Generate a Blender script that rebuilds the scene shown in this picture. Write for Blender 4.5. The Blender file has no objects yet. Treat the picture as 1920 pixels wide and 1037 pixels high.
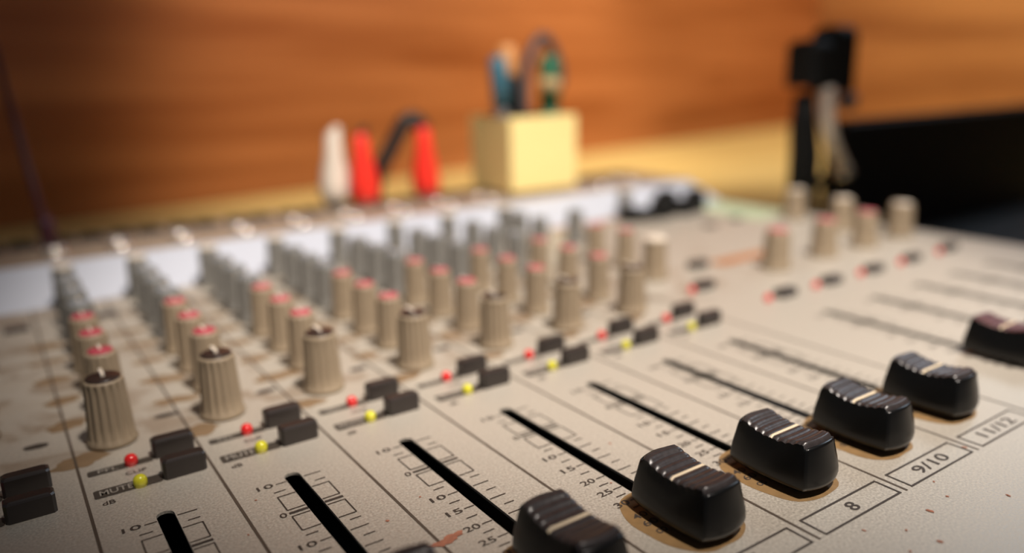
import bpy, math, random
from mathutils import Vector, Matrix
random.seed(7)
S = 0.028                      # one channel strip of the mixer is 28 mm wide; all numbers below are in strips
scn = bpy.context.scene
COL = scn.collection

# ------------------------------------------------------------------ camera
cd = bpy.data.cameras.new('camera'); cam = bpy.data.objects.new('camera', cd); COL.objects.link(cam)
Rr = Vector((0.82492497, -0.56475184, -0.02354057)); Ru = Vector((0.1609625, 0.19478528, 0.96754833)); Rf = Vector((0.54183934, 0.80194392, -0.25158711))
M = Matrix((Rr, Ru, -Rf)).transposed().to_4x4()
M.translation = Vector((3.30267455, -5.63458291, 3.05321616)) * S
cam.matrix_world = M
cd.sensor_width = 36; cd.lens = 1452.485 / 1920 * 36; cd.clip_start = 0.005; cd.clip_end = 50
cd.dof.use_dof = True; cd.dof.focus_distance = 5.7 * S; cd.dof.aperture_fstop = 4.7
scn.camera = cam
scn.view_settings.view_transform = 'Standard'; scn.view_settings.look = 'None'
scn.view_settings.exposure = 0.0; scn.view_settings.gamma = 1; scn.view_settings.use_curve_mapping = False

# ------------------------------------------------------------------ world and lamps
w = bpy.data.worlds.new('room'); scn.world = w; w.use_nodes = True
w.node_tree.nodes['Background'].inputs[0].default_value = (0.75, 0.85, 1.0, 1)
w.node_tree.nodes['Background'].inputs[1].default_value = 0.065

def aim(o, target):
    d = Vector(target) * S - o.location
    o.rotation_euler = d.to_track_quat('-Z', 'Y').to_euler()

def spot(name, loc, target, power, color, angle, blend, size):
    l = bpy.data.lights.new(name, 'SPOT'); o = bpy.data.objects.new(name, l); COL.objects.link(o)
    o.location = Vector(loc) * S; aim(o, target)
    l.energy = power; l.color = color; l.spot_size = math.radians(angle); l.spot_blend = blend; l.shadow_soft_size = size * S
    return o

def area(name, loc, target, power, color, sx, sy):
    l = bpy.data.lights.new(name, 'AREA'); o = bpy.data.objects.new(name, l); COL.objects.link(o)
    o.location = Vector(loc) * S; aim(o, target)
    l.shape = 'RECTANGLE'; l.size = sx * S; l.size_y = sy * S; l.energy = power; l.color = color
    return o

spot('added_mixer_spot', (9, -12, 30), (11.0, 4.0, 0), 70, (1.0, 0.893, 0.80), 29.0, 0.5, 1.6)  # added unseen lamp; narrow cone shaped to leave both sides dim
spot('added_wall_spot', (19, 6, 26), (22, 28, 3), 30, (1.0, 0.87, 0.74), 58, 0.6, 2.0)  # added unseen lamp for the wall; its cone edge darkens the left end
spot('added_wall_spot_right', (46, 8, 36), (48, 25, 0), 46, (1.0, 0.88, 0.74), 78, 0.6, 2.0)  # added unseen lamp to brighten the right part of wall and desk
area('window_light', (44, 6, 22), (10, 3, 0), 1.4, (0.72, 0.86, 1.0), 10, 8)

# ------------------------------------------------------------------ materials
def new_mat(name):
    m = bpy.data.materials.new(name); m.use_nodes = True
    return m, m.node_tree.nodes, m.node_tree.links, m.node_tree.nodes['Principled BSDF']

def plain(name, rgb, rough=0.5, metal=0.0, var=0.12, scale=60.0, bump=0.0, coat=0.0, spec=0.5, emit=None):
    m, n, l, b = new_mat(name)
    b.inputs['Roughness'].default_value = rough; b.inputs['Metallic'].default_value = metal
    b.inputs['Coat Weight'].default_value = coat; b.inputs['Specular IOR Level'].default_value = spec
    tc = n.new('ShaderNodeTexCoord'); no = n.new('ShaderNodeTexNoise'); no.inputs['Scale'].default_value = scale
    no.inputs['Detail'].default_value = 4
    mx = n.new('ShaderNodeMix'); mx.data_type = 'RGBA'
    mx.inputs['A'].default_value = (*[c * (1 - var) for c in rgb], 1); mx.inputs['B'].default_value = (*[min(1, c * (1 + var)) for c in rgb], 1)
    l.new(tc.outputs['Object'], no.inputs['Vector']); l.new(no.outputs['Fac'], mx.inputs['Factor']); l.new(mx.outputs['Result'], b.inputs['Base Color'])
    if bump:
        bp = n.new('ShaderNodeBump'); bp.inputs['Strength'].default_value = bump; bp.inputs['Distance'].default_value = 0.0002
        l.new(no.outputs['Fac'], bp.inputs['Height']); l.new(bp.outputs['Normal'], b.inputs['Normal'])
    if emit:
        b.inputs['Emission Color'].default_value = (*emit[0], 1); b.inputs['Emission Strength'].default_value = emit[1]
    return m

def panel_material():
    m, n, l, b = new_mat('speckled_silver_paint')
    b.inputs['Metallic'].default_value = 0.35
    tc = n.new('ShaderNodeTexCoord'); geo = n.new('ShaderNodeNewGeometry')
    fine = n.new('ShaderNodeTexNoise'); fine.inputs['Scale'].default_value = 1900; fine.inputs['Detail'].default_value = 2
    l.new(geo.outputs['Position'], fine.inputs['Vector'])
    base = n.new('ShaderNodeMix'); base.data_type = 'RGBA'
    base.inputs['A'].default_value = (0.27, 0.24, 0.20, 1); base.inputs['B'].default_value = (0.75, 0.69, 0.59, 1)
    l.new(fine.outputs['Fac'], base.inputs['Factor'])
    # worn, browned patches between the knobs
    st = n.new('ShaderNodeTexNoise'); st.inputs['Scale'].default_value = 70; st.inputs['Detail'].default_value = 5; st.inputs['Distortion'].default_value = 0.6
    l.new(geo.outputs['Position'], st.inputs['Vector'])
    rp = n.new('ShaderNodeValToRGB'); rp.color_ramp.elements[0].position = 0.50; rp.color_ramp.elements[1].position = 0.60
    l.new(st.outputs['Fac'], rp.inputs['Fac'])
    sp = n.new('ShaderNodeSeparateXYZ'); l.new(geo.outputs['Position'], sp.inputs['Vector'])
    def rng(sock, a0, a1):
        r = n.new('ShaderNodeMapRange'); r.interpolation_type = 'SMOOTHSTEP'
        r.inputs['From Min'].default_value = a0 * S; r.inputs['From Max'].default_value = a1 * S
        l.new(sock, r.inputs['Value']); return r.outputs['Result']
    y0 = rng(sp.outputs['Y'], 1.15, 1.7); y1 = rng(sp.outputs['Y'], 8.6, 6.2); x1 = rng(sp.outputs['X'], 15.0, 10.5)
    def mul(a, c):
        k = n.new('ShaderNodeMath'); k.operation = 'MULTIPLY'; l.new(a, k.inputs[0])
        if hasattr(c, 'is_linked'): l.new(c, k.inputs[1])
        else: k.inputs[1].default_value = c
        return k.outputs[0]
    fac = mul(mul(mul(mul(rp.outputs['Color'], y0), y1), x1), 0.45)
    mx = n.new('ShaderNodeMix'); mx.data_type = 'RGBA'; mx.inputs['B'].default_value = (0.22, 0.125, 0.055, 1)
    l.new(fac, mx.inputs['Factor']); l.new(base.outputs['Result'], mx.inputs['A'])
    l.new(mx.outputs['Result'], b.inputs['Base Color'])
    rr = n.new('ShaderNodeMapRange'); rr.inputs['To Min'].default_value = 0.22; rr.inputs['To Max'].default_value = 0.70
    l.new(fine.outputs['Fac'], rr.inputs['Value']); l.new(rr.outputs['Result'], b.inputs['Roughness'])
    bp = n.new('ShaderNodeBump'); bp.inputs['Strength'].default_value = 0.35; bp.inputs['Distance'].default_value = 0.00008
    l.new(fine.outputs['Fac'], bp.inputs['Height']); l.new(bp.outputs['Normal'], b.inputs['Normal'])
    return m

def wood_material(name, dark, light, rough, stretch=(1.3, 8, 26), coat=0.0):
    m, n, l, b = new_mat(name)
    b.inputs['Roughness'].default_value = rough; b.inputs['Coat Weight'].default_value = coat; b.inputs['Coat Roughness'].default_value = 0.3
    geo = n.new('ShaderNodeNewGeometry'); mp = n.new('ShaderNodeMapping'); mp.inputs['Scale'].default_value = stretch
    l.new(geo.outputs['Position'], mp.inputs['Vector'])
    a = n.new('ShaderNodeTexNoise'); a.inputs['Scale'].default_value = 1.0; a.inputs['Detail'].default_value = 6; a.inputs['Distortion'].default_value = 0.5
    l.new(mp.outputs['Vector'], a.inputs['Vector'])
    rp = n.new('ShaderNodeValToRGB'); rp.color_ramp.elements[0].position = 0.36; rp.color_ramp.elements[1].position = 0.64
    rp.color_ramp.elements[0].color = (*dark, 1); rp.color_ramp.elements[1].color = (*light, 1)
    l.new(a.outputs['Fac'], rp.inputs['Fac']); l.new(rp.outputs['Color'], b.inputs['Base Color'])
    bp = n.new('ShaderNodeBump'); bp.inputs['Strength'].default_value = 0.25; bp.inputs['Distance'].default_value = 0.002
    l.new(a.outputs['Fac'], bp.inputs['Height']); l.new(bp.outputs['Normal'], b.inputs['Normal'])
    return m

MAT = {
    'panel': panel_material(),
    'white_strip': plain('bluish_white_surface', (0.50, 0.53, 0.60), 0.45, 0, 0.03, 40),
    'jack_panel': plain('brown_grey_jack_panel', (0.36, 0.28, 0.21), 0.5, 0.2, 0.15, 60),
    'body': plain('charcoal_steel', (0.03, 0.03, 0.032), 0.5, 0, 0.2, 80),
    'inside': plain('dark_inside', (0.006, 0.007, 0.005), 0.8),
    'print': plain('dark_brown_ink', (0.045, 0.034, 0.027), 0.6, 0, 0.3, 300),
    'brown_print': plain('faded_brown_ink', (0.16, 0.09, 0.045), 0.6, 0, 0.4, 200),
    'divider': plain('dark_ink_line', (0.075, 0.055, 0.04), 0.6, 0, 0.3, 100),
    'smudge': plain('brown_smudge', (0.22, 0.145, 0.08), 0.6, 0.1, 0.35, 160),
    'bright_steel': plain('bright_steel', (0.85, 0.74, 0.62), 0.3, 0.35),
    'fader_red': plain('dusty_dark_red_plastic', (0.075, 0.022, 0.022), 0.4, 0, 0.4, 900, 0.25),
    'orange_print': plain('orange_brown_ink', (0.35, 0.14, 0.05), 0.6, 0, 0.3, 100),
    'pill': plain('dark_grey_ink', (0.055, 0.045, 0.036), 0.55, 0, 0.5, 120),
    'pill_text': plain('pale_ink', (0.30, 0.27, 0.23), 0.6),
    'stain': plain('amber_worn_paint', (0.27, 0.165, 0.07), 0.5, 0.2, 0.3, 500),
    'rust': plain('rust_mark', (0.34, 0.13, 0.075), 0.8, 0, 0.5, 900),
    'knob': plain('beige_grey_plastic', (0.30, 0.235, 0.16), 0.5, 0, 0.08, 50),
    'knob_blue': plain('blue_grey_plastic', (0.19, 0.185, 0.17), 0.5, 0, 0.10, 50),
    'cap_dark': plain('dark_brown_plastic', (0.035, 0.022, 0.018), 0.35),
    'cap_red': plain('dusty_red_plastic', (0.42, 0.06, 0.085), 0.5, 0, 0.2, 400),
    'cap_blue': plain('slate_plastic', (0.20, 0.22, 0.25), 0.45),
    'cream': plain('cream_plastic', (0.72, 0.64, 0.54), 0.4),
    'fader': plain('gloss_black_plastic', (0.004, 0.004, 0.004), 0.28, 0, 0.3, 100, 0.0, 0.05, 0.35),
    'fader_top': plain('dusty_black_plastic', (0.035, 0.029, 0.029), 0.33, 0, 0.5, 900, 0.25),
    'line': plain('ivory_line', (0.72, 0.60, 0.42), 0.45),
    'button': plain('brown_black_plastic', (0.026, 0.020, 0.018), 0.35, 0, 0.3, 200, 0.1),
    'led_red': plain('red_lamp_plastic', (0.70, 0.02, 0.02), 0.18, 0, 0.1, 60, 0, 0.5),
    'led_yellow': plain('yellow_lamp_plastic', (0.62, 0.58, 0.03), 0.18, 0, 0.1, 60, 0, 0.5),
    'chrome': plain('worn_nickel', (0.80, 0.74, 0.66), 0.25, 0.8),
    'black_plastic': plain('black_plastic', (0.008, 0.008, 0.008), 0.6, 0, 0.1, 60, 0, 0, 0.2),
    'green_sheen': plain('pale_green_sheen', (0.44, 0.54, 0.36), 0.5),
    'wood': wood_material('orange_brown_wood', (0.30, 0.085, 0.018), (0.48, 0.17, 0.05), 0.34, coat=0.3),
    'wood_light': wood_material('honey_wood', (0.38, 0.16, 0.05), (0.62, 0.30, 0.10), 0.4, (8, 1.5, 16)),
    'pine': wood_material('yellow_pine', (0.66, 0.46, 0.14), (0.82, 0.61, 0.22), 0.5, (1.5, 12, 8)),
    'floor': plain('grey_floor', (0.12, 0.11, 0.10), 0.7),
    'plug_red': plain('red_plastic_sleeve', (0.85, 0.035, 0.02), 0.35),
    'yellow_pot': plain('pale_yellow_card', (0.95, 0.76, 0.32), 0.6, 0, 0.04, 20),
    'blue': plain('teal_blue_plastic', (0.05, 0.16, 0.22), 0.4),
    'orange': plain('orange_tan_plastic', (0.72, 0.34, 0.12), 0.45),
    'green': plain('dark_green_plastic', (0.02, 0.16, 0.08), 0.4),
    'tan': plain('tan_paper', (0.55, 0.38, 0.18), 0.6),
    'grey_rubber': plain('grey_rubber', (0.10, 0.085, 0.09), 0.5),
    'black_rubber': plain('black_rubber', (0.015, 0.012, 0.010), 0.55),
    'maroon': plain('maroon_rubber', (0.06, 0.012, 0.022), 0.5),
    'screen': plain('dark_glass', (0.006, 0.006, 0.007), 0.6, 0, 0.1, 50, 0, 0, 0.2),
    'key': plain('dark_key_plastic', (0.02, 0.02, 0.02), 0.6),
}

# ------------------------------------------------------------------ helpers
class G:
    """collects vertices and faces, in strip units"""
    def __init__(s): s.v = []; s.f = []; s.sm = []
    def add(s, vs, fs, smooth=False):
        o = len(s.v); s.v += [tuple(p) for p in vs]
        for f in fs: s.f.append([i + o for i in f]); s.sm.append(smooth)
        return s
    def box(s, x0, x1, y0, y1, z0, z1, taper=0.0):
        t = taper
        vs = [(x0, y0, z0), (x1, y0, z0), (x1, y1, z0), (x0, y1, z0), (x0 + t, y0 + t, z1), (x1 - t, y0 + t, z1), (x1 - t, y1 - t, z1), (x0 + t, y1 - t, z1)]
        return s.add(vs, [(3, 2, 1, 0), (4, 5, 6, 7), (0, 1, 5, 4), (1, 2, 6, 5), (2, 3, 7, 6), (3, 0, 4, 7)])
    def rbox(s, x0, x1, y0, y1, z0, z1, b):
        """box with chamfered upper edges and vertical corners"""
        def ring(i, z):
            a, c, d, e = x0 + i, x1 - i, y0 + i, y1 - i
            r = b
            return [(a + r, d, z), (c - r, d, z), (c, d + r, z), (c, e - r, z), (c - r, e, z), (a + r, e, z), (a, e - r, z), (a, d + r, z)]
        vs = ring(0, z0) + ring(0, z1 - b) + ring(b * .35, z1 - b * .35) + ring(b, z1)
        fs = [tuple(range(7, -1, -1)), tuple(range(24, 32))]
        for k in range(3):
            for i in range(8): fs.append((k * 8 + i, k * 8 + (i + 1) % 8, k * 8 + 8 + (i + 1) % 8, k * 8 + 8 + i))
        return s.add(vs, fs)
    def lathe(s, prof, n=24, rib=0, amp=0.0, ribrange=None, c=(0, 0, 0), smooth=True):
        vs = []; 
        for r, z in prof:
            for i in range(n):
                a = 2 * math.pi * i / n; rr = r
                if rib and ribrange and ribrange[0] <= z <= ribrange[1]:
                    rr = r - amp * (0.5 - 0.5 * math.cos(a * rib)) ** 2
                vs.append((c[0] + rr * math.cos(a), c[1] + rr * math.sin(a), c[2] + z))
        fs = []
        for k in range(len(prof) - 1):
            for i in range(n): fs.append((k * n + i, k * n + (i + 1) % n, (k + 1) * n + (i + 1) % n, (k + 1) * n + i))
        fs.append(tuple(range(n - 1, -1, -1))); m = (len(prof) - 1) * n; fs.append(tuple(range(m, m + n)))
        return s.add(vs, fs, smooth)
    def quad(s, x0, x1, y0, y1, z): return s.add([(x0, y0, z), (x1, y0, z), (x1, y1, z), (x0, y1, z)], [(0, 1, 2, 3)])
    def frame(s, x0, x1, y0, y1, z, t):
        s.quad(x0, x1, y0, y0 + t, z); s.quad(x0, x1, y1 - t, y1, z); s.quad(x0, x0 + t, y0 + t, y1 - t, z); s.quad(x1 - t, x1, y0 + t, y1 - t, z); return s
    def tube(s, pts, r, n=10):
        P = [Vector(p) for p in pts]; rs = r if isinstance(r, (list, tuple)) else [r] * len(P)
        vs = []; up = Vector((0.13, 0.31, 0.94))
        for i, p in enumerate(P):
            t = (P[min(i + 1, len(P) - 1)] - P[max(i - 1, 0)]).normalized()
            a = t.cross(up)
            if a.length < 1e-3: a = t.cross(Vector((1, 0, 0)))
            a.normalize(); b = t.cross(a)
            for k in range(n):
                q = 2 * math.pi * k / n; vs.append(p + (a * math.cos(q) + b * math.sin(q)) * rs[i])
        fs = []
        for i in range(len(P) - 1):
            for k in range(n): fs.append((i * n + k, i * n + (k + 1) % n, (i + 1) * n + (k + 1) % n, (i + 1) * n + k))
        fs.append(tuple(range(n - 1, -1, -1))); m = (len(P) - 1) * n; fs.append(tuple(range(m, m + n)))
        return s.add(vs, fs, True)

def smooth_path(pts, n=6):
    P = [Vector(p) for p in pts]; P = [P[0]] + P + [P[-1]]; out = []
    for i in range(1, len(P) - 2):
        for k in range(n):
            t = k / n; a, b, c, d = P[i - 1:i + 3]
            out.append(0.5 * ((2 * b) + (-a + c) * t + (2 * a - 5 * b + 4 * c - d) * t * t + (-a + 3 * b - 3 * c + d) * t ** 3))
    out.append(P[-2]); return out

def obj(name, g, mat, parent=None, at=(0, 0, 0), bevel=0.0, label=None):
    """link one mesh object; geometry is in strips about 'at'; 'at' is a place in the room"""
    me = bpy.data.meshes.new(name)
    me.from_pydata([(x * S, y * S, z * S) for x, y, z in g.v], [], g.f)
    me.polygons.foreach_set('use_smooth', g.sm); me.materials.append(MAT[mat] if isinstance(mat, str) else mat); me.validate(); me.update()
    o = bpy.data.objects.new(name, me); COL.objects.link(o); put(o, at, parent)
    if bevel:
        b = o.modifiers.new('bevel', 'BEVEL'); b.width = bevel * S; b.segments = 3; b.limit_method = 'ANGLE'
    if label: o['label'] = label
    return o

WORLD = {}
def put(o, at, parent=None):
    at = Vector(at); WORLD[o.name] = at
    o.parent = parent
    base = WORLD[parent.name] if parent else Vector((0, 0, 0))
    o.location = (at - base) * S

def thing(name, label, cat, at, group=None):
    o = bpy.data.objects.new(name, None); COL.objects.link(o); o.empty_display_size = 0.01; put(o, at)
    o['label'] = label; o['category'] = cat
    if group: o['group'] = group
    return o

def dup(src, at, parent, label=None):
    c = src.copy(); COL.objects.link(c); put(c, at, parent)
    if label: c['label'] = label
    for ch in list(src.children):
        if ch.name in DUPED: continue
        k = ch.copy(); COL.objects.link(k); k.parent = c; WORLD[k.name] = Vector(at)
    return c
DUPED = set()

def text_geo(g, s, cx, cy, z, height, width=None, ax=None):
    cu = bpy.data.curves.new('t', 'FONT'); cu.body = s; cu.resolution_u = 3; cu.offset = 0.009
    o = bpy.data.objects.new('t', cu); COL.objects.link(o)
    bpy.context.view_layer.update()
    me = bpy.data.meshes.new_from_object(o.evaluated_get(bpy.context.evaluated_depsgraph_get()))
    vs = [v.co.copy() for v in me.vertices]; fs = [tuple(p.vertices) for p in me.polygons]
    bpy.data.objects.remove(o); bpy.data.curves.remove(cu); bpy.data.meshes.remove(me)
    x0 = min(v.x for v in vs); x1 = max(v.x for v in vs); y0 = min(v.y for v in vs); y1 = max(v.y for v in vs)
    ky = height / (y1 - y0); kx = (width / (x1 - x0)) if width else ky * 1.35
    g.add([(cx + (v.x - (x0 + x1) / 2) * kx, cy + (v.y - (y0 + y1) / 2) * ky, z) for v in vs], fs)
    return g

# ------------------------------------------------------------------ the room
def struct(name, g, mat, at=(0, 0, 0)):
    o = obj(name, g, mat, None, at); o['kind'] = 'structure'; return o

WA, WB = 0.18339, 23.911                  # the long wall runs y = WB + WA x
DESK = -1.5; FLOOR = -27.0; CEIL = 62.0
def wy(x): return WB + WA * x
g = G(); x0, x1 = -22.0, 62.0; t = 2.0
g.add([(x0, wy(x0), FLOOR), (x1, wy(x1), FLOOR), (x1, wy(x1) + t, FLOOR), (x0, wy(x0) + t, FLOOR),
       (x0, wy(x0), CEIL), (x1, wy(x1), CEIL), (x1, wy(x1) + t, CEIL), (x0, wy(x0) + t, CEIL)],
      [(3, 2, 1, 0), (4, 5, 6, 7), (0, 1, 5, 4), (1, 2, 6, 5), (2, 3, 7, 6), (3, 0, 4, 7)])
struct('wall_back', g, 'wood')
struct('wall_right', G().box(62, 64, -40, wy(62) + 2, FLOOR, CEIL), 'wood_light')
struct('floor', G().box(-22, 64, -40, 38, FLOOR - 1, FLOOR), 'floor')

# ------------------------------------------------------------------ the desk
desk = thing('desk', 'yellow pine desk standing against the brown wooden wall, carrying the mixer', 'desk', (14, 12, FLOOR))
g = G(); a, b = -20.0, 61.5
g.add([(a, -13, DESK - 1), (b, -13, DESK - 1), (b, wy(b) - .05, DESK - 1), (a, wy(a) - .05, DESK - 1),
       (a, -13, DESK), (b, -13, DESK), (b, wy(b) - .05, DESK), (a, wy(a) - .05, DESK)],
      [(3, 2, 1, 0), (4, 5, 6, 7), (0, 1, 5, 4), (1, 2, 6, 5), (2, 3, 7, 6), (3, 0, 4, 7)])
g.v = [(x - 14, y - 12, z - FLOOR) for x, y, z in g.v]
obj('desktop', g, 'pine', desk, (14, 12, FLOOR))
for lx, ly in ((-18, -11), (59, -11), (-18, 17), (59, 31)):
    obj('leg', G().box(-1, 1, -1, 1, 0, DESK - 1 - FLOOR), 'pine', desk, (lx, ly, FLOOR))

# ------------------------------------------------------------------ the mixer
mixer = thing('mixing_console', 'wide silver audio mixer with rows of knobs and black faders on the pine desk', 'audio mixer', (7.5, 2, DESK))
MX0, MX1, MY0, MYB = -4.0, 17.9, -5.6, 10.3
# strip middles: spacing grows slightly towards the stereo channels
XS = {2: 1.78, 3: 2.93, 4: 4.0, 5: 4.949, 6: 5.954, 7: 7.0, 8: 8.056, 9: 9.115, 10: 10.187}
DIV = [1.25, 2.35, 3.55, 4.4745, 5.4515, 6.477, 7.528, 8.5855, 9.651, 10.75]
MSX = [12.01, 13.09, 14.18, 15.18, 16.25]          # group and main faders
SLW = 0.062; ST, SB = 0.06, -2.50

# top plate with real slots cut in it
g = G(); slots = sorted([XS[k] for k in XS] + MSX)
def plate_poly(g, pts, z0=-0.022, z1=0.0):
    n = len(pts); g.add([(x, y, z1) for x, y in pts] + [(x, y, z0) for x, y in pts], [tuple(range(n)), tuple(range(2 * n - 1, n - 1, -1))] + [(i + n, (i + 1) % n + n, (i + 1) % n, i) for i in range(n)])
arc = [math.pi / 2 * k / 4 for k in range(5)]
def right_side(x):   # from the top apex down the right wall to the bottom apex
    return [(x + SLW * math.sin(a), ST - SLW + SLW * math.cos(a)) for a in arc] + [(x + SLW * math.cos(a), SB + SLW - SLW * math.sin(a)) for a in arc]
def left_side(x):    # from the bottom apex up the left wall to the top apex
    return [(x - SLW * math.sin(a), SB + SLW - SLW * math.cos(a)) for a in arc] + [(x - SLW * math.cos(a), ST - SLW + SLW * math.sin(a)) for a in arc]
plate_poly(g, [(MX0, SB), (slots[0], SB)] + left_side(slots[0])[1:-1] + [(slots[0], ST), (MX0, ST)])
for a_, b_ in zip(slots[:-1], slots[1:]):
    plate_poly(g, right_side(a_) + left_side(b_))
plate_poly(g, right_side(slots[-1]) + [(MX1, SB), (MX1, ST)])
plate_poly(g, [(MX0, MY0), (MX1, MY0), (MX1, SB), (MX0, SB)])
plate_poly(g, [(MX0, ST), (MX1, ST), (MX1, 6.85), (MX0, 6.85)])
def local(g, o=(7.5, 2, DESK)): g.v = [(x - o[0], y - o[1], z - o[2]) for x, y, z in g.v]; return g
MO = (7.5, 2, DESK)
obj('top_panel', local(g), 'panel', mixer, MO)
ZS = 0.42
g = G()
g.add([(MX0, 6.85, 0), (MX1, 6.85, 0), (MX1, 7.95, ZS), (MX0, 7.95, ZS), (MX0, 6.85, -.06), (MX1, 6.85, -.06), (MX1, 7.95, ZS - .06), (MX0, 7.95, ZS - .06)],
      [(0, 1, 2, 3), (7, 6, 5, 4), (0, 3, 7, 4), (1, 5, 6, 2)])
obj('sloped_strip', local(g), 'white_strip', mixer, MO, label='white strip sloping up to the jack sockets')  # rear slope in one even bluish white
obj('jack_shelf', local(G().rbox(MX0, MX1, 7.95, MYB, ZS - .06, ZS, .02)), 'jack_panel', mixer, MO, label='brown-grey raised shelf along the back holding the jack sockets')
g = G()
zt = -0.06
for s_ in (0,):
    g.box(MX0 + .05, MX1 - .05, MY0 + .05, MYB - .05, DESK + .12, -0.55)
    g.box(MX0 + .02, MX1 - .02, MY0, MY0 + .12, DESK + .12, zt); g.box(MX0 + .02, MX1 - .02, MYB - .14, MYB - .02, DESK + .12, ZS - .062)
    for xa, xb in ((MX0, MX0 + .12), (MX1 - .12, MX1)):
        vs = []
        for x in (xa, xb):
            vs += [(x, MY0, DESK + .12), (x, MYB, DESK + .12), (x, MYB, ZS - .062), (x, 7.95, ZS - .062), (x, 6.85, zt - .002), (x, MY0, zt - .002)]
        g.add(vs, [(0, 1, 2, 3, 4, 5), (11, 10, 9, 8, 7, 6)] + [(i, i + 6, (i + 1) % 6 + 6, (i + 1) % 6) for i in range(6)])
obj('chassis', local(g), 'body', mixer, MO, label='charcoal steel case under the silver panel')
for fx, fy in ((-3, -4.6), (17, -4.6), (-3, 9.3), (17, 9.3)):
    obj('foot', G().lathe([(.3, 0), (.34, .03), (.34, .13)], 16), 'black_rubber', mixer, (fx, fy, DESK))

# dividers between channels
for x in DIV:
    g = G().quad(-.011, .011, -2.99, 6.8, 0.003)
    obj('divider_line', g, 'divider', mixer, (x, 0, 0))

# ---- printed scales
TEXTS = {}
def add_text(g, s, cx, cy, z, h, w=None):
    k = (s, h, w)
    if k not in TEXTS:
        t = G(); text_geo(t, s, 0, 0, 0, h, w); TEXTS[k] = t
    t = TEXTS[k]; g.add([(x + cx, y + cy, z) for x, y, _ in t.v], t.f)

def scale_geo():
    g = G(); z = .004; tt = .0058
    def tick(y, x0, x1, th=tt): g.quad(x0, x1, y - th, y + th, z)
    def long_(y): tick(y, -.152, -.068); tick(y, .072, .21)
    def short(y): tick(y, -.205, -.115); tick(y, .12, .205)
    long_(-.06); short(-.18)
    for a, b in ((-.484, -.26), (-.80, -.585)):
        for sx in (-1, 1):
            tick(a, *sorted((sx * .066, sx * .205))); tick(b, *sorted((sx * .066, sx * .205)))
            g.quad(*sorted((sx * .198, sx * .208)), a, b, z)
    tick(-.535, -.205, -.064, .014); tick(-.535, .064, .208, .014)
    short(-.875); long_(-1.0); short(-1.115); long_(-1.24); short(-1.36); long_(-1.485); short(-1.585); long_(-1.685); short(-1.78); long_(-1.873); short(-1.96)
    long_(-2.06); long_(-2.165); long_(-2.285)
    for s, y in (('10', -.055), ('0', -.535), ('10', -1.0), ('15', -1.24), ('20', -1.485), ('25', -1.685), ('30', -1.873), ('40', -2.06), ('60', -2.165)):
        add_text(g, s, -.235 if len(s) > 1 else -.25, y, z, .066, .125 if len(s) > 1 else .052)
    # the infinity sign: two small rings
    for cx in (-.262, -.222):
        n = 14
        for k in range(n):
            a, b = 2 * math.pi * k / n, 2 * math.pi * (k + 1) / n
            g.add([(cx + .024 * math.cos(a), -2.285 + .027 * math.sin(a), z), (cx + .024 * math.cos(b), -2.285 + .027 * math.sin(b), z),
                   (cx + .014 * math.cos(b), -2.285 + .016 * math.sin(b), z), (cx + .014 * math.cos(a), -2.285 + .016 * math.sin(a), z)], [(0, 1, 2, 3)])
    return g

NAMES = {2: '2', 3: '3', 4: '4', 5: '5', 6: '6', 7: '7', 8: '8', 9: '9/10', 10: '11/12'}
sg = scale_geo(); first = obj('printed_scale', sg, 'print', mixer, (XS[2], 0, 0))
for k in range(3, 11): dup(first, (XS[k], 0, 0), mixer)
for x in MSX: dup(first, (x, 0, 0), mixer)
for k in XS:
    g = G(); g.frame(-.455, .465, -2.985, -2.765, .004, .017)
    s = NAMES[k]; wd = {1: .088, 4: .44, 5: .54}[len(s)]
    add_text(g, s, .01, -2.875, .004, .105, wd)
    obj('channel_number_box', g, 'print', mixer, (XS[k], 0, 0), label='printed box reading ' + s)

# worn amber patches under the faders
def blob(rx, ry, n=40, wob=.04, z=.0015, pw=2.6):
    g = G(); ph = [random.uniform(0, 6.28) for _ in range(4)]; vs = []
    for k in range(n):
        a = 2 * math.pi * k / n; c, s = math.cos(a), math.sin(a)
        r = (abs(c) ** pw + abs(s) ** pw) ** (-1 / pw) * (1 + wob * math.sin(2 * a + ph[0]) + wob * .6 * math.sin(5 * a + ph[1]) + wob * .4 * math.sin(9 * a + ph[2]))
        vs.append((rx * r * c, ry * r * s, z))
    vs.append((0, 0, z)); g.add(vs, [(k, (k + 1) % n, n) for k in range(n)]); return g
for k in range(4, 11):
    obj('worn_patch', blob(.35, .44, 48, .02), 'stain', mixer, (XS[k] - .01, -2.235, 0), label='amber worn patch around the fader')
# rust marks and specks on the paint
def speck(x, y, rx, ry, name='rust_speck'):
    obj(name, blob(rx, ry, 16, .25, .005, 2), 'rust', mixer, (x, y, 0))
g = G()
for t_ in range(9):
    q = t_ / 8; bb = blob(.028 + .035 * math.sin(q * 3.1), .012 + .022 * math.sin(q * 3.1), 12, .3, .005, 2)
    g.add([(x + 5.39 + q * .23, y - 1.505 - .02 * math.sin(q * 5), z + t_ * .0004) for x, y, z in bb.v], bb.f)
obj('rust_mark', g, 'rust', mixer, (0, 0, 0), label='long rust-brown scratch between two faders')
for x, y, r in ((8.44, -3.235, .018), (8.13, -3.467, .015), (7.85, -3.10, .010), (8.73, -3.207, .010), (8.08, -3.266, .009), (7.87, -3.411, .009), (8.86, -3.04, .008), (9.09, -3.46, .012),
                (5.28, -1.05, .012), (5.62, -.9, .008), (4.42, -.63, .008), (6.9, -1.6, .008), (9.6, -2.9, .014), (7.33, -1.1, .01), (4.6, -.2, .008), (8.3, -3.8, .012), (7.6, -3.5, .009)):
    speck(x, y, r * .9, r * 1.3)

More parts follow.
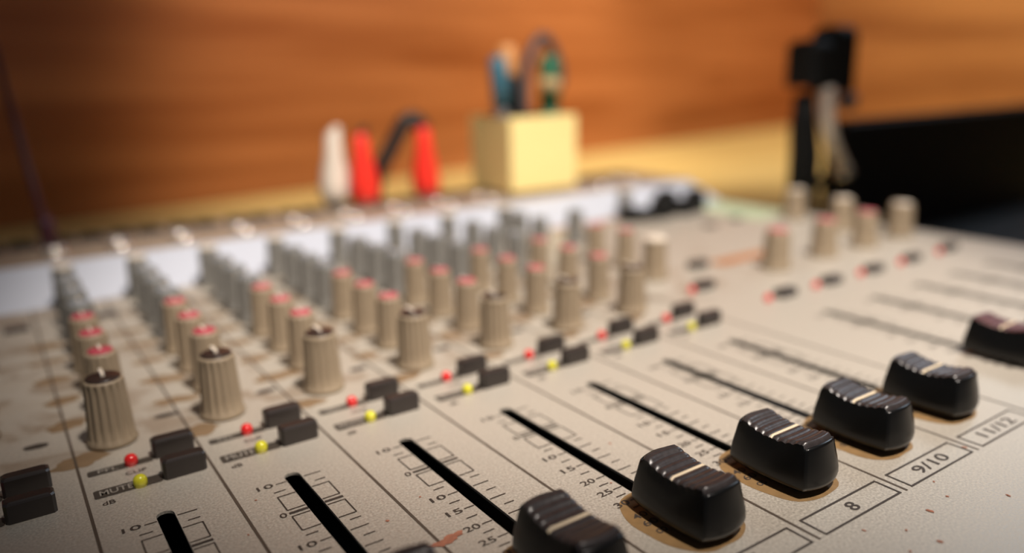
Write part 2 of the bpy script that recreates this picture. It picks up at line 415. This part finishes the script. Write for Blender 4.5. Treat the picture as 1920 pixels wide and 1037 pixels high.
# ---- PFL / MUTE row
for k in XS:
    x = XS[k]
    for y0, y1, s in ((.962, 1.062, 'PFL'), (.545, .685, 'MUTE')):
        g = G(); n = 6; r = .02; pts = []
        for cx, cy, a0 in ((.095 - r, y0 + r, -90), (.095 - r, y1 - r, 0), (-.395 + r, y1 - r, 90), (-.395 + r, y0 + r, 180)):
            for i in range(4):
                a = math.radians(a0 + 30 * i); pts.append((cx + r * math.cos(a), cy + r * math.sin(a), .004))
        g.add(pts, [tuple(range(len(pts)))])
        p = obj('printed_pill', g, 'pill', mixer, (x, 0, 0), label='dark printed bar reading ' + s)
        t = G(); add_text(t, s, -.245 if s == 'PFL' else -.235, (y0 + y1) / 2, .006, .055 if s == 'PFL' else .082, .15 if s == 'PFL' else .24)
        obj('pill_lettering', t, 'pill_text', p, (x, 0, 0))
    g = G(); add_text(g, 'dB', -.312, .44, .004, .06, .09); add_text(g, 'CLIP', -.06, .845, .004, .055, .16)
    obj('printed_lettering', g, 'print', mixer, (x, 0, 0))

def led_geo():
    pr = [(.053, 0), (.053, .035)] + [(.053 * math.cos(a), .045 + .050 * math.sin(a)) for a in [i * math.pi / 2 / 6 for i in range(6)]] + [(.004, .0948)]
    return G().lathe(pr, 20)
lr = obj('indicator_lamp', led_geo(), 'led_red', mixer, (XS[2] - .068, 1.005, 0), label='small red dome lamp')
ly = obj('indicator_lamp', led_geo(), 'led_yellow', mixer, (XS[2] - .068, .58, 0), label='small yellow dome lamp')
for k in range(3, 11):
    dup(lr, (XS[k] - .068, 1.005, 0), mixer); dup(ly, (XS[k] - .068, .58, 0), mixer)
for x in (11.84, 12.9, 14.0, 15.1, 16.25): dup(lr, (x, .79, 0), mixer)
dup(lr, (11.35, 1.72, 0), mixer)

def button(x, y, w=.33, d=.135, h=.165, first=None):
    if first: return dup(first, (x, y, 0), mixer)
    return obj('push_button', G().rbox(-w / 2, w / 2, -d / 2, d / 2, -.05, h, .022), 'button', mixer, (x, y, 0))
b0 = button(XS[2] + .265, .60)
for k in XS:
    if k != 2: button(XS[k] + .265, .60, first=b0)
    button(XS[k] + .265, 1.035, first=b0)
ms = obj('push_button', G().rbox(-.17, .17, -.09, .09, -.05, .11, .02), 'button', mixer, (12.22, .80, 0))
for x, y in ((13.28, .80), (14.36, .80), (15.47, .82), (16.68, .85), (12.53, 2.69), (11.65, 1.77)): dup(ms, (x, y, 0), mixer)
# low switches beside the top knobs of each channel
low = obj('equaliser_switch', G().rbox(-.14, .14, -.11, .11, -.05, .03, .012), 'button', mixer, (4.39, 5.92, 0))
for k in XS:
    if k != 4: dup(low, (XS[k] + .40, 5.92, 0), mixer)
# printed notes beside the pan knobs
for k in XS:
    g = blob(.10, .05, 20, .08, .004)
    obj('printed_symbol', g, 'print', mixer, (XS[k] + .37, 1.87, 0))
    for i, yy in enumerate((1.45, 2.33, 3.01, 3.71, 4.4, 5.05)):   # brown smudges to the left of each knob
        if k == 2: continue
        obj('side_smudge', blob(.17 + .05 * random.random(), .09 + .04 * random.random(), 26, .16, .0012, 2), 'smudge', mixer, (XS[k] - .40 - .04 * random.random(), yy - .12, 0), label='brown smudge on the panel beside a knob')

# ---- fader knobs
def fader_geo():
    g = G(); zc, N, Mx = .05, 64, 14
    wt, lt = .345, .645; c = .30
    def top_z(bv, av):
        z = .372 + .065 * bv * bv
        e = max(0, (abs(bv) - .86) / .14); z -= .055 * e * e
        f = max(0, (abs(av) - .88) / .12); z -= .018 * f * f
        if abs(bv) < .86:
            ph = (bv + .86) / .215
            z += .015 * (abs(math.sin(math.pi * ph)) ** .7) - .008
        return z
    grid = []
    for j in range(N + 1):
        bv = -1 + 2 * j / N
        for i in range(Mx + 1):
            av = -1 + 2 * i / Mx
            x = wt / 2 * av * math.sqrt(1 - c * bv * bv / 2 * (.5 + .5 * bv ** 4)); y = lt / 2 * bv * math.sqrt(1 - c * av * av / 2)
            grid.append((x, y, top_z(bv, av)))
    W1 = Mx + 1; fs = [(j * W1 + i, j * W1 + i + 1, (j + 1) * W1 + i + 1, (j + 1) * W1 + i) for j in range(N) for i in range(Mx)]
    top = G().add(grid, fs, True)
    loop = [i for i in range(W1)] + [j * W1 + Mx for j in range(1, N + 1)] + [N * W1 + i for i in range(Mx - 1, -1, -1)] + [j * W1 for j in range(N - 1, 0, -1)]
    L = len(loop); vs = []
    prof = [(1, 1.0, 1.0), (.96, 1.035, 1.02), (.88, 1.09, 1.045), (.72, 1.17, 1.08), (.5, 1.28, 1.14), (.3, 1.36, 1.185), (.15, 1.39, 1.205), (.07, 1.37, 1.19), (0, 1.27, 1.12)]
    for t, kx, ky in prof:
        for q in loop:
            x, y, z = grid[q]
            rd = 1 - .085 * (1 - t) * (abs(2 * x / wt) * abs(2 * y / lt)) ** 2
            # the ribs fade out a little way down the flank
            zb = z if t == 1 else .372 + .065 * (y / (lt / 2)) ** 2 - .024
            vs.append((x * kx * rd, y * ky * rd, zc + (zb - zc) * t))
    fs = []
    for k in range(len(prof) - 1):
        for i in range(L): fs.append((k * L + (i + 1) % L, k * L + i, (k + 1) * L + i, (k + 1) * L + (i + 1) % L))
    m = (len(prof) - 1) * L; fs.append(tuple(range(m + L - 1, m - 1, -1)))
    g.add(vs, fs, True)
    line = G(); n = 12; h = .0095
    for i in range(n + 1):
        av = -1 + 2 * i / n; x = wt / 2 * av * 1.0
        zz = .374 - (.018 * ((abs(av) - .88) / .12) ** 2 if abs(av) > .88 else 0) + .006
        line.v += [(x, -h, zz), (x, h, zz), (x, -h * 1.3, zz - .02), (x, h * 1.3, zz - .02)]
    for i in range(n):
        a = i * 4; b = a + 4
        for f in ((a, b, b + 1, a + 1), (a + 2, b + 2, b, a), (a + 1, b + 1, b + 3, a + 3)): line.f.append(list(f)); line.sm.append(True)
    return g, top, line
fg, ft, fl = fader_geo()
F0 = (XS[2], -2.285, 0)
fader = obj('fader_knob', fg, 'fader', mixer, F0, label='glossy black sliding knob with a ribbed saddle top')
obj('ribbed_grip', ft, 'fader_top', fader, F0); obj('centre_line', fl, 'line', fader, F0, label='ivory line across the knob')
obj('stem', G().box(-.03, .03, -.07, .07, -.45, .10), 'chrome', fader, F0)
for k in range(3, 11): dup(fader, (XS[k], -2.285, 0), mixer)
for i, x in enumerate(MSX):
    f_ = dup(fader, (x, (-2.12, -2.28, -2.2, -2.28, -2.28)[i], 0), mixer, 'sliding knob with a dark red-brown ribbed top')
    for ch in f_.children:
        if ch.name.startswith('ribbed_grip'):
            ch.data = ch.data.copy(); ch.data.materials[0] = MAT['fader_red']; ch['label'] = 'dark red-brown ribbed top'

# ---- rotary knobs
def knob_geo(rt, rb, h, rib=18, amp=.016):
    pr = [(rb * 1.02, 0.012), (rb * 1.04, .03), (rb * .98, .055), (rb * .95, .09)]
    for i in range(1, 6):
        t = i / 5; pr.append((rb * .95 + (rt - rb * .95) * t, .09 + (h - .13) * t))
    pr += [(rt * .97, h - .018), (rt * .90, h)]
    return G().lathe(pr, rib * 6, rib, amp, (.07, h - .03))
def disc(r, z0, z1): return G().lathe([(r, z0), (r, z1 - .008), (r * .93, z1)], 28)
H = .618
# pan: wide, dark recessed cap and ivory pointer
def pan_knob(at):
    k = obj('pan_knob', knob_geo(.165, .20, H - .02, 16, .022), 'knob', mixer, at, label='wide beige ribbed knob with a dark cap and ivory pointer')
    obj('knob_cap', disc(.142, H - .03, H), 'cap_dark', k, at, label='dark brown cap')
    p = G().box(-.016, .016, -.02, .15, H - .01, H + .022); p.box(-.016, .016, .12, .165, H - .12, H + .022)
    obj('pointer', p, 'cream', k, at, label='ivory pointer')
    return k
def small_knob(name, at, capmat, body='knob', label=None, r=.14, h=H, caplabel=None, capr=None):
    k = obj(name, knob_geo(r, r * 1.2, h - .01, 14, .012), body, mixer, at, label=label)
    obj('knob_cap', disc(capr or r * .76, h - .02, h + .012), capmat, k, at, label=caplabel)
    obj('pointer', G().box(-.012, .012, -.01, r * .9, h + .006, h + .024), 'cream' if capmat != 'cream' else 'knob', k, at)
    return k
pan0 = pan_knob((XS[2] - .127, 1.575, 0))
aux0 = small_knob('aux_knob', (XS[2] - .052, 2.333, 0), 'cap_red', 'knob', 'narrow beige knob with a red cap', r=.146, caplabel='dusty red cap')
eq0 = small_knob('equaliser_knob', (XS[2] - .02, 4.38, 0), 'cap_blue', 'knob_blue', 'narrow blue-grey knob', caplabel='slate grey cap', r=.15)
gain0 = small_knob('gain_knob', (XS[2], 6.60, 0), 'cream', 'knob_blue', 'grey knob with a pale cap in front of the white strip', r=.14, caplabel='cream cap', capr=.125)
for k in XS:
    if k != 2: dup(pan0, (XS[k] - .127, 1.575, 0), mixer)
    for i, y in enumerate((2.333, 3.013, 3.714)):
        if not (k == 2 and i == 0): dup(aux0, (XS[k] - .052 , y, 0), mixer)
    for i, y in enumerate((4.38, 5.04, 5.70)):
        if not (k == 2 and i == 0): dup(eq0, (XS[k] - .02, y, 0), mixer)
    if k != 2: dup(gain0, (XS[k] + .0, 6.60, 0), mixer)
# the returns column right of the last channel
dup(gain0, (11.45, 6.62, 0), mixer); dup(eq0, (11.3, 5.92, 0), mixer); dup(eq0, (11.25, 5.22, 0), mixer); dup(eq0, (12.2, 5.4, 0), mixer)
dup(aux0, (11.55, 4.05, 0), mixer); dup(aux0, (11.62, 3.40, 0), mixer)
big = obj('level_knob', knob_geo(.17, .20, H - .02, 16, .015), 'knob', mixer, (11.5, 2.62, 0), label='wider knob with a broad cream cap')
obj('knob_cap', disc(.168, H - .03, H + .03), 'cream', big, (11.5, 2.62, 0), label='broad cream cap')
# group section knobs
aw = small_knob('group_knob', (13.40, 1.86, 0), 'cap_red', 'knob', 'beige knob with a red cap in the master section', r=.19, caplabel='dusty red cap')
for x in (14.70, 15.87): dup(aw, (x, 1.9, 0), mixer)
cw = small_knob('master_knob', (17.12, 1.98, 0), 'cream', 'knob', 'beige knob with a pale cap in the master section', r=.20, caplabel='cream cap')
dup(cw, (17.2, 4.3, 0), mixer); dup(cw, (16.85, 3.0, 0), mixer)
dup(gain0, (14.6, 6.68, 0), mixer)
# black selector buttons and a green reflection painted as a flat patch, in front of the white strip
for i, (x, y) in enumerate(((14.45, 6.35), (14.85, 6.25), (15.2, 6.2), (15.5, 6.35), (15.9, 6.2), (16.35, 6.3))):
    obj('selector_switch', G().rbox(-.19, .19, -.20, .20, -.05, (.30, .24, .44, .56, .34, .50)[i], .06), 'black_plastic', mixer, (x, y, 0))
obj('green_sheen_patch', G().rbox(-.62, .62, -1.15, 1.05, -.03, .012, .01), 'green_sheen', mixer, (17.15, 5.85, 0), label='pale green reflection painted as a patch on the panel')
for i in range(5):
    obj('meter_switch', G().rbox(-.12, .12, -.1, .1, -.05, .06, .02), 'button', mixer, (15.3 + .32 * i, 4.9 + .05 * i, 0)) if i in (0, 3) else None
g = G().quad(12.9, 14.5, 2.50, 2.82, .004); obj('printed_bar', g, 'orange_print', mixer, (0, 0, 0), label='orange-brown printed bar')
g = G().quad(12.6, 14.6, 6.55, 6.76, .004); obj('printed_bar', g, 'orange_print', mixer, (0, 0, 0), label='orange-brown printed bar under the white strip')
obj('paint_scuff', blob(.22, .30, 20, .1, .004), 'print', mixer, (12.75, 6.0, 0), label='dark brown scuff')

# ---- jack sockets on the raised shelf
def socket(at):
    n_ = obj('jack_socket', G().lathe([(.20, 0), (.20, .05), (.155, .085), (.105, .085), (.10, .03)], 24), 'chrome', mixer, at, label='nickel ringed jack socket')
    obj('socket_hole', G().lathe([(.095, .02), (.095, .045)], 20), 'inside', n_, at)
    return n_
js = socket((XS[2] + .05, 8.45, ZS))
blk = obj('connector_socket', G().rbox(-.20, .20, -.26, .26, -.02, .07, .05), 'black_plastic', mixer, (XS[2] + .25, 9.75, ZS), label='black square connector socket')
obj('socket_hole', G().lathe([(.13, .066), (.13, .074)], 20), 'inside', blk, (XS[2] + .25, 9.75, ZS))
cols = [XS[k] for k in XS] + [11.25, 12.3, 15.4, 16.4]
for i, x in enumerate(cols):
    if i: dup(js, (x + .05, 8.45, ZS), mixer); dup(blk, (x + .25, 9.75, ZS), mixer)
    if x != 15.4: dup(js, (x + .07, 9.10, ZS), mixer)
    dup(blk, (x + .72, 9.75, ZS), mixer)

# ------------------------------------------------------------------ plugs with cables in the jack shelf
Z0 = ZS + .075
def plug(name, label, at, lean, mat, cable_pts, cable_mat, top, cr=.09):
    t = thing(name, label, 'cable plug', (at[0], at[1], Z0))
    ax = Vector((lean[0], lean[1], 1)).normalized()
    def along(prof): return [(Vector((0, 0, 0)) + ax * z) for r, z in prof], [r for r, z in prof]
    sl = [(.24, .04), (.31, .10), (.32, .35), (.27, .70), (.20, 1.0), (.16, top - .08), (.12, top)]
    p, r = along(sl); obj('sleeve', G().tube(p, r, 18), mat, t, (at[0], at[1], Z0))
    p, r = along([(.09, 0), (.19, .001), (.19, .06)]); obj('collar', G().tube(p, r, 18), 'chrome', t, (at[0], at[1], Z0))
    tip = Vector((at[0], at[1], Z0)) + ax * (top - .02)
    pts = smooth_path([tip] + [Vector(q) for q in cable_pts], 8); o = Vector((at[0], at[1], Z0))
    obj('cable', G().tube([q - o for q in pts], cr, 10), cable_mat, t, (at[0], at[1], Z0))
    return t
plug('jack_plug', 'red sleeved plug on the left, in front of the cream plug at the mixer back', (9.92, 9.62), (-.02, .02), 'plug_red',
     [(10.0, 9.75, 2.0), (10.25, 10.2, 1.95), (10.3, 10.7, 1.3), (10.2, 11.0, 0), (10.0, 11.5, DESK + .12), (9.0, 13.5, DESK + .12)], 'black_rubber', 1.45, .07)
plug('jack_plug', 'cream sleeved plug just behind the left red plug at the mixer back', (9.44, 10.12), (.05, .03), 'cream',
     [(9.65, 10.25, 2.0), (9.7, 10.6, 1.6), (9.6, 10.9, .6), (9.3, 11.3, DESK + .12), (8.0, 12.6, DESK + .12)], 'cream', 1.50)
plug('jack_plug', 'red sleeved plug standing alone, left of the yellow pot', (11.42, 9.72), (.0, 0), 'plug_red',
     [(11.38, 9.9, 2.12), (11.12, 9.95, 2.12), (10.8, 10.05, 1.6), (10.5, 10.2, 1.0), (10.6, 10.7, .4), (10.9, 11.4, -.6), (11.4, 12.2, DESK + .2), (12.0, 14, DESK + .2)], 'black_rubber', 1.50, .18)
t = thing('hanging_cable', 'thin maroon cable rising from a socket at the left back of the mixer', 'cable', (4.03, 9.1, Z0))
pts = smooth_path([(4.03, 9.1, Z0 + .02), (4.0, 9.12, 1.0), (3.93, 9.3, 1.7), (3.85, 10.0, 2.9), (3.7, 12, 4.6), (3.0, 17, 8), (1.0, wy(1.0) - .2, 12)], 8); o_ = Vector((4.03, 9.1, Z0))
obj('cord', G().tube([q - o_ for q in pts], .055, 8), 'maroon', t, tuple(o_)); obj('plug', G().tube([(0, 0, 0.0), (0, 0, .05), (0, 0, .40), (0, .02, .52)], [.09, .13, .13, .07], 12), 'maroon', t, tuple(o_))

# ------------------------------------------------------------------ yellow pot of pens and cables
PX0, PX1, PY0, PY1 = 12.93, 14.77, 8.54, 10.2; PZ = Z0 + .02
pc = ((PX0 + PX1) / 2, (PY0 + PY1) / 2, PZ)
pot = thing('pen_pot', 'square pale yellow pot on the back of the mixer, full of pens', 'pen pot', pc)
hw, hd, ht_, tk = (PX1 - PX0) / 2, (PY1 - PY0) / 2, 1.64, .06
g = G(); g.box(-hw, hw, -hd, hd, 0, .06); g.box(-hw, hw, -hd, -hd + tk, .06, ht_); g.box(-hw, hw, hd - tk, hd, .06, ht_); g.box(-hw, -hw + tk, -hd + tk, hd - tk, .06, ht_); g.box(hw - tk, hw, -hd + tk, hd - tk, .06, ht_)
obj('pot_body', g, 'yellow_pot', pot, pc)
def pen(name, label, cat, x, y, lean, length, body, tipm, r=.13, split=.62):
    at = (x, y, PZ + .065 + r * .2); t = thing(name, label, cat, at); ax = Vector((lean[0], lean[1], 1)).normalized()
    obj('barrel', G().tube([ax * 0.0, ax * (length * split)], [r * .8, r], 14), tipm, t, at)
    obj('cap', G().tube([ax * (length * split - .02), ax * (length - .08), ax * length], [r * 1.2, r * 1.15, r * .8], 14), body, t, at)
pen('marker_pen', 'teal blue capped pen at the left of the yellow pot', 'pen', 13.15, 9.0, (-.04, .05), 2.85, 'blue', 'grey_rubber', .17)
pen('marker_pen', 'orange tan capped pen leaning left in the yellow pot', 'pen', 13.62, 9.2, (-.09, .02), 3.10, 'orange', 'black_rubber', .18, .70)
pen('marker_pen', 'black pen beside the orange pen in the yellow pot', 'pen', 13.45, 8.85, (-.03, .1), 2.45, 'black_plastic', 'black_plastic', .13)
pen('marker_pen', 'dark green pen with a tan band at the right of the yellow pot', 'pen', 14.45, 9.15, (.03, .03), 2.85, 'green', 'green', .20, .6)
at_ = (14.45, 9.15, PZ + .1)
tb = bpy.data.objects['marker_pen.003']; ax = Vector((.03, .03, 1)).normalized(); bz = WORLD[tb.name]
obj('paper_band', G().tube([ax * 2.05, ax * 2.35], [.252, .252], 14), 'tan', tb, tuple(bz), label='tan paper band')
t = thing('cable_loop', 'grey cable bent into a tall loop, standing in the yellow pot', 'cable', (14.0, 9.6, PZ + .1))
pts = smooth_path([(13.85, 9.35, PZ + .17), (13.85, 9.35, 1.4), (13.88, 9.35, 2.5), (13.98, 9.35, 3.3), (14.4, 9.35, 3.88), (14.82, 9.4, 3.55), (15.0, 9.45, 2.9), (14.66, 9.6, 2.15), (14.5, 9.7, 1.2), (14.5, 9.7, PZ + .17)], 8)
o_ = Vector((14.0, 9.6, PZ + .1)); obj('cord', G().tube([q - o_ for q in pts], .12, 10), 'grey_rubber', t, tuple(o_))

# ------------------------------------------------------------------ clamp stand right of the mixer
CX, CY = 18.9, 5.35
st = thing('clamp_stand', 'black clamp head on a short stand with a curved chrome arm, right of the mixer', 'clamp stand', (CX, CY, DESK))
o_ = Vector((CX, CY, DESK))
obj('base', G().lathe([(.62, 0), (.62, .12), (.3, .25), (.2, .3)], 28), 'black_plastic', st, tuple(o_))
obj('post', G().tube([(0, 0, .2), (0, 0, 2.6), (-.12, 0, 3.3), (-.16, 0, 4.0)], [.34, .34, .30, .22], 16), 'black_plastic', st, tuple(o_))
pts = smooth_path([(1.0, -.35, 2.25), (.68, -.38, 2.55), (.32, -.40, 3.0), (.16, -.38, 3.5), (.20, -.30, 4.1)], 6)
obj('chrome_arm', G().tube(pts, .17, 14), 'bright_steel', st, tuple(o_), label='curved chrome arm')
obj('bracket', G().box(-.1, 1.2, -.12, .12, 1.85, 2.08), 'black_plastic', st, tuple(o_))
obj('joint', G().lathe([(.08, 0), (.2, .06), (.22, .2), (.14, .34)], 18, c=(1.0, -.35, 2.0)), 'chrome', st, tuple(o_), label='chrome joint')
obj('clamp_jaw', G().rbox(-.48, .34, -.4, .4, 4.15, 5.15, .14), 'black_plastic', st, tuple(o_))
obj('clamp_jaw', G().rbox(.36, 1.32, -.35, .4, 4.0, 5.45, .16), 'black_plastic', st, tuple(o_))
obj('screw', G().lathe([(.2, 0), (.24, .1), (.24, .3), (.1, .36)], 16, c=(1.0, -.3, 3.62)), 'grey_rubber', st, tuple(o_))

# ------------------------------------------------------------------ black screen at the right
scx = thing('computer_screen', 'black upright screen with its flat base beyond the right edge of the mixer', 'screen', (25.0, 5.5, DESK))
o_ = Vector((25.0, 5.5, DESK))
g = G().rbox(-4.6, 6.5, -.2, .25, .25, 3.26, .06)
obj('display', g, 'screen', scx, tuple(o_)); obj('bezel', G().box(-4.62, 6.52, .1, .34, .2, 3.30), 'black_plastic', scx, tuple(o_))
obj('base', G().rbox(-5.3, 6.5, -9.0, .4, 0, .26, .06), 'black_plastic', scx, tuple(o_))
g = G()
for r_ in range(6):
    for c_ in range(16): g.box(-4.6 + c_ * .62, -4.12 + c_ * .62, -6.2 + r_ * .8, -5.6 + r_ * .8, .255, .31)
obj('keyboard', g, 'key', scx, tuple(o_))
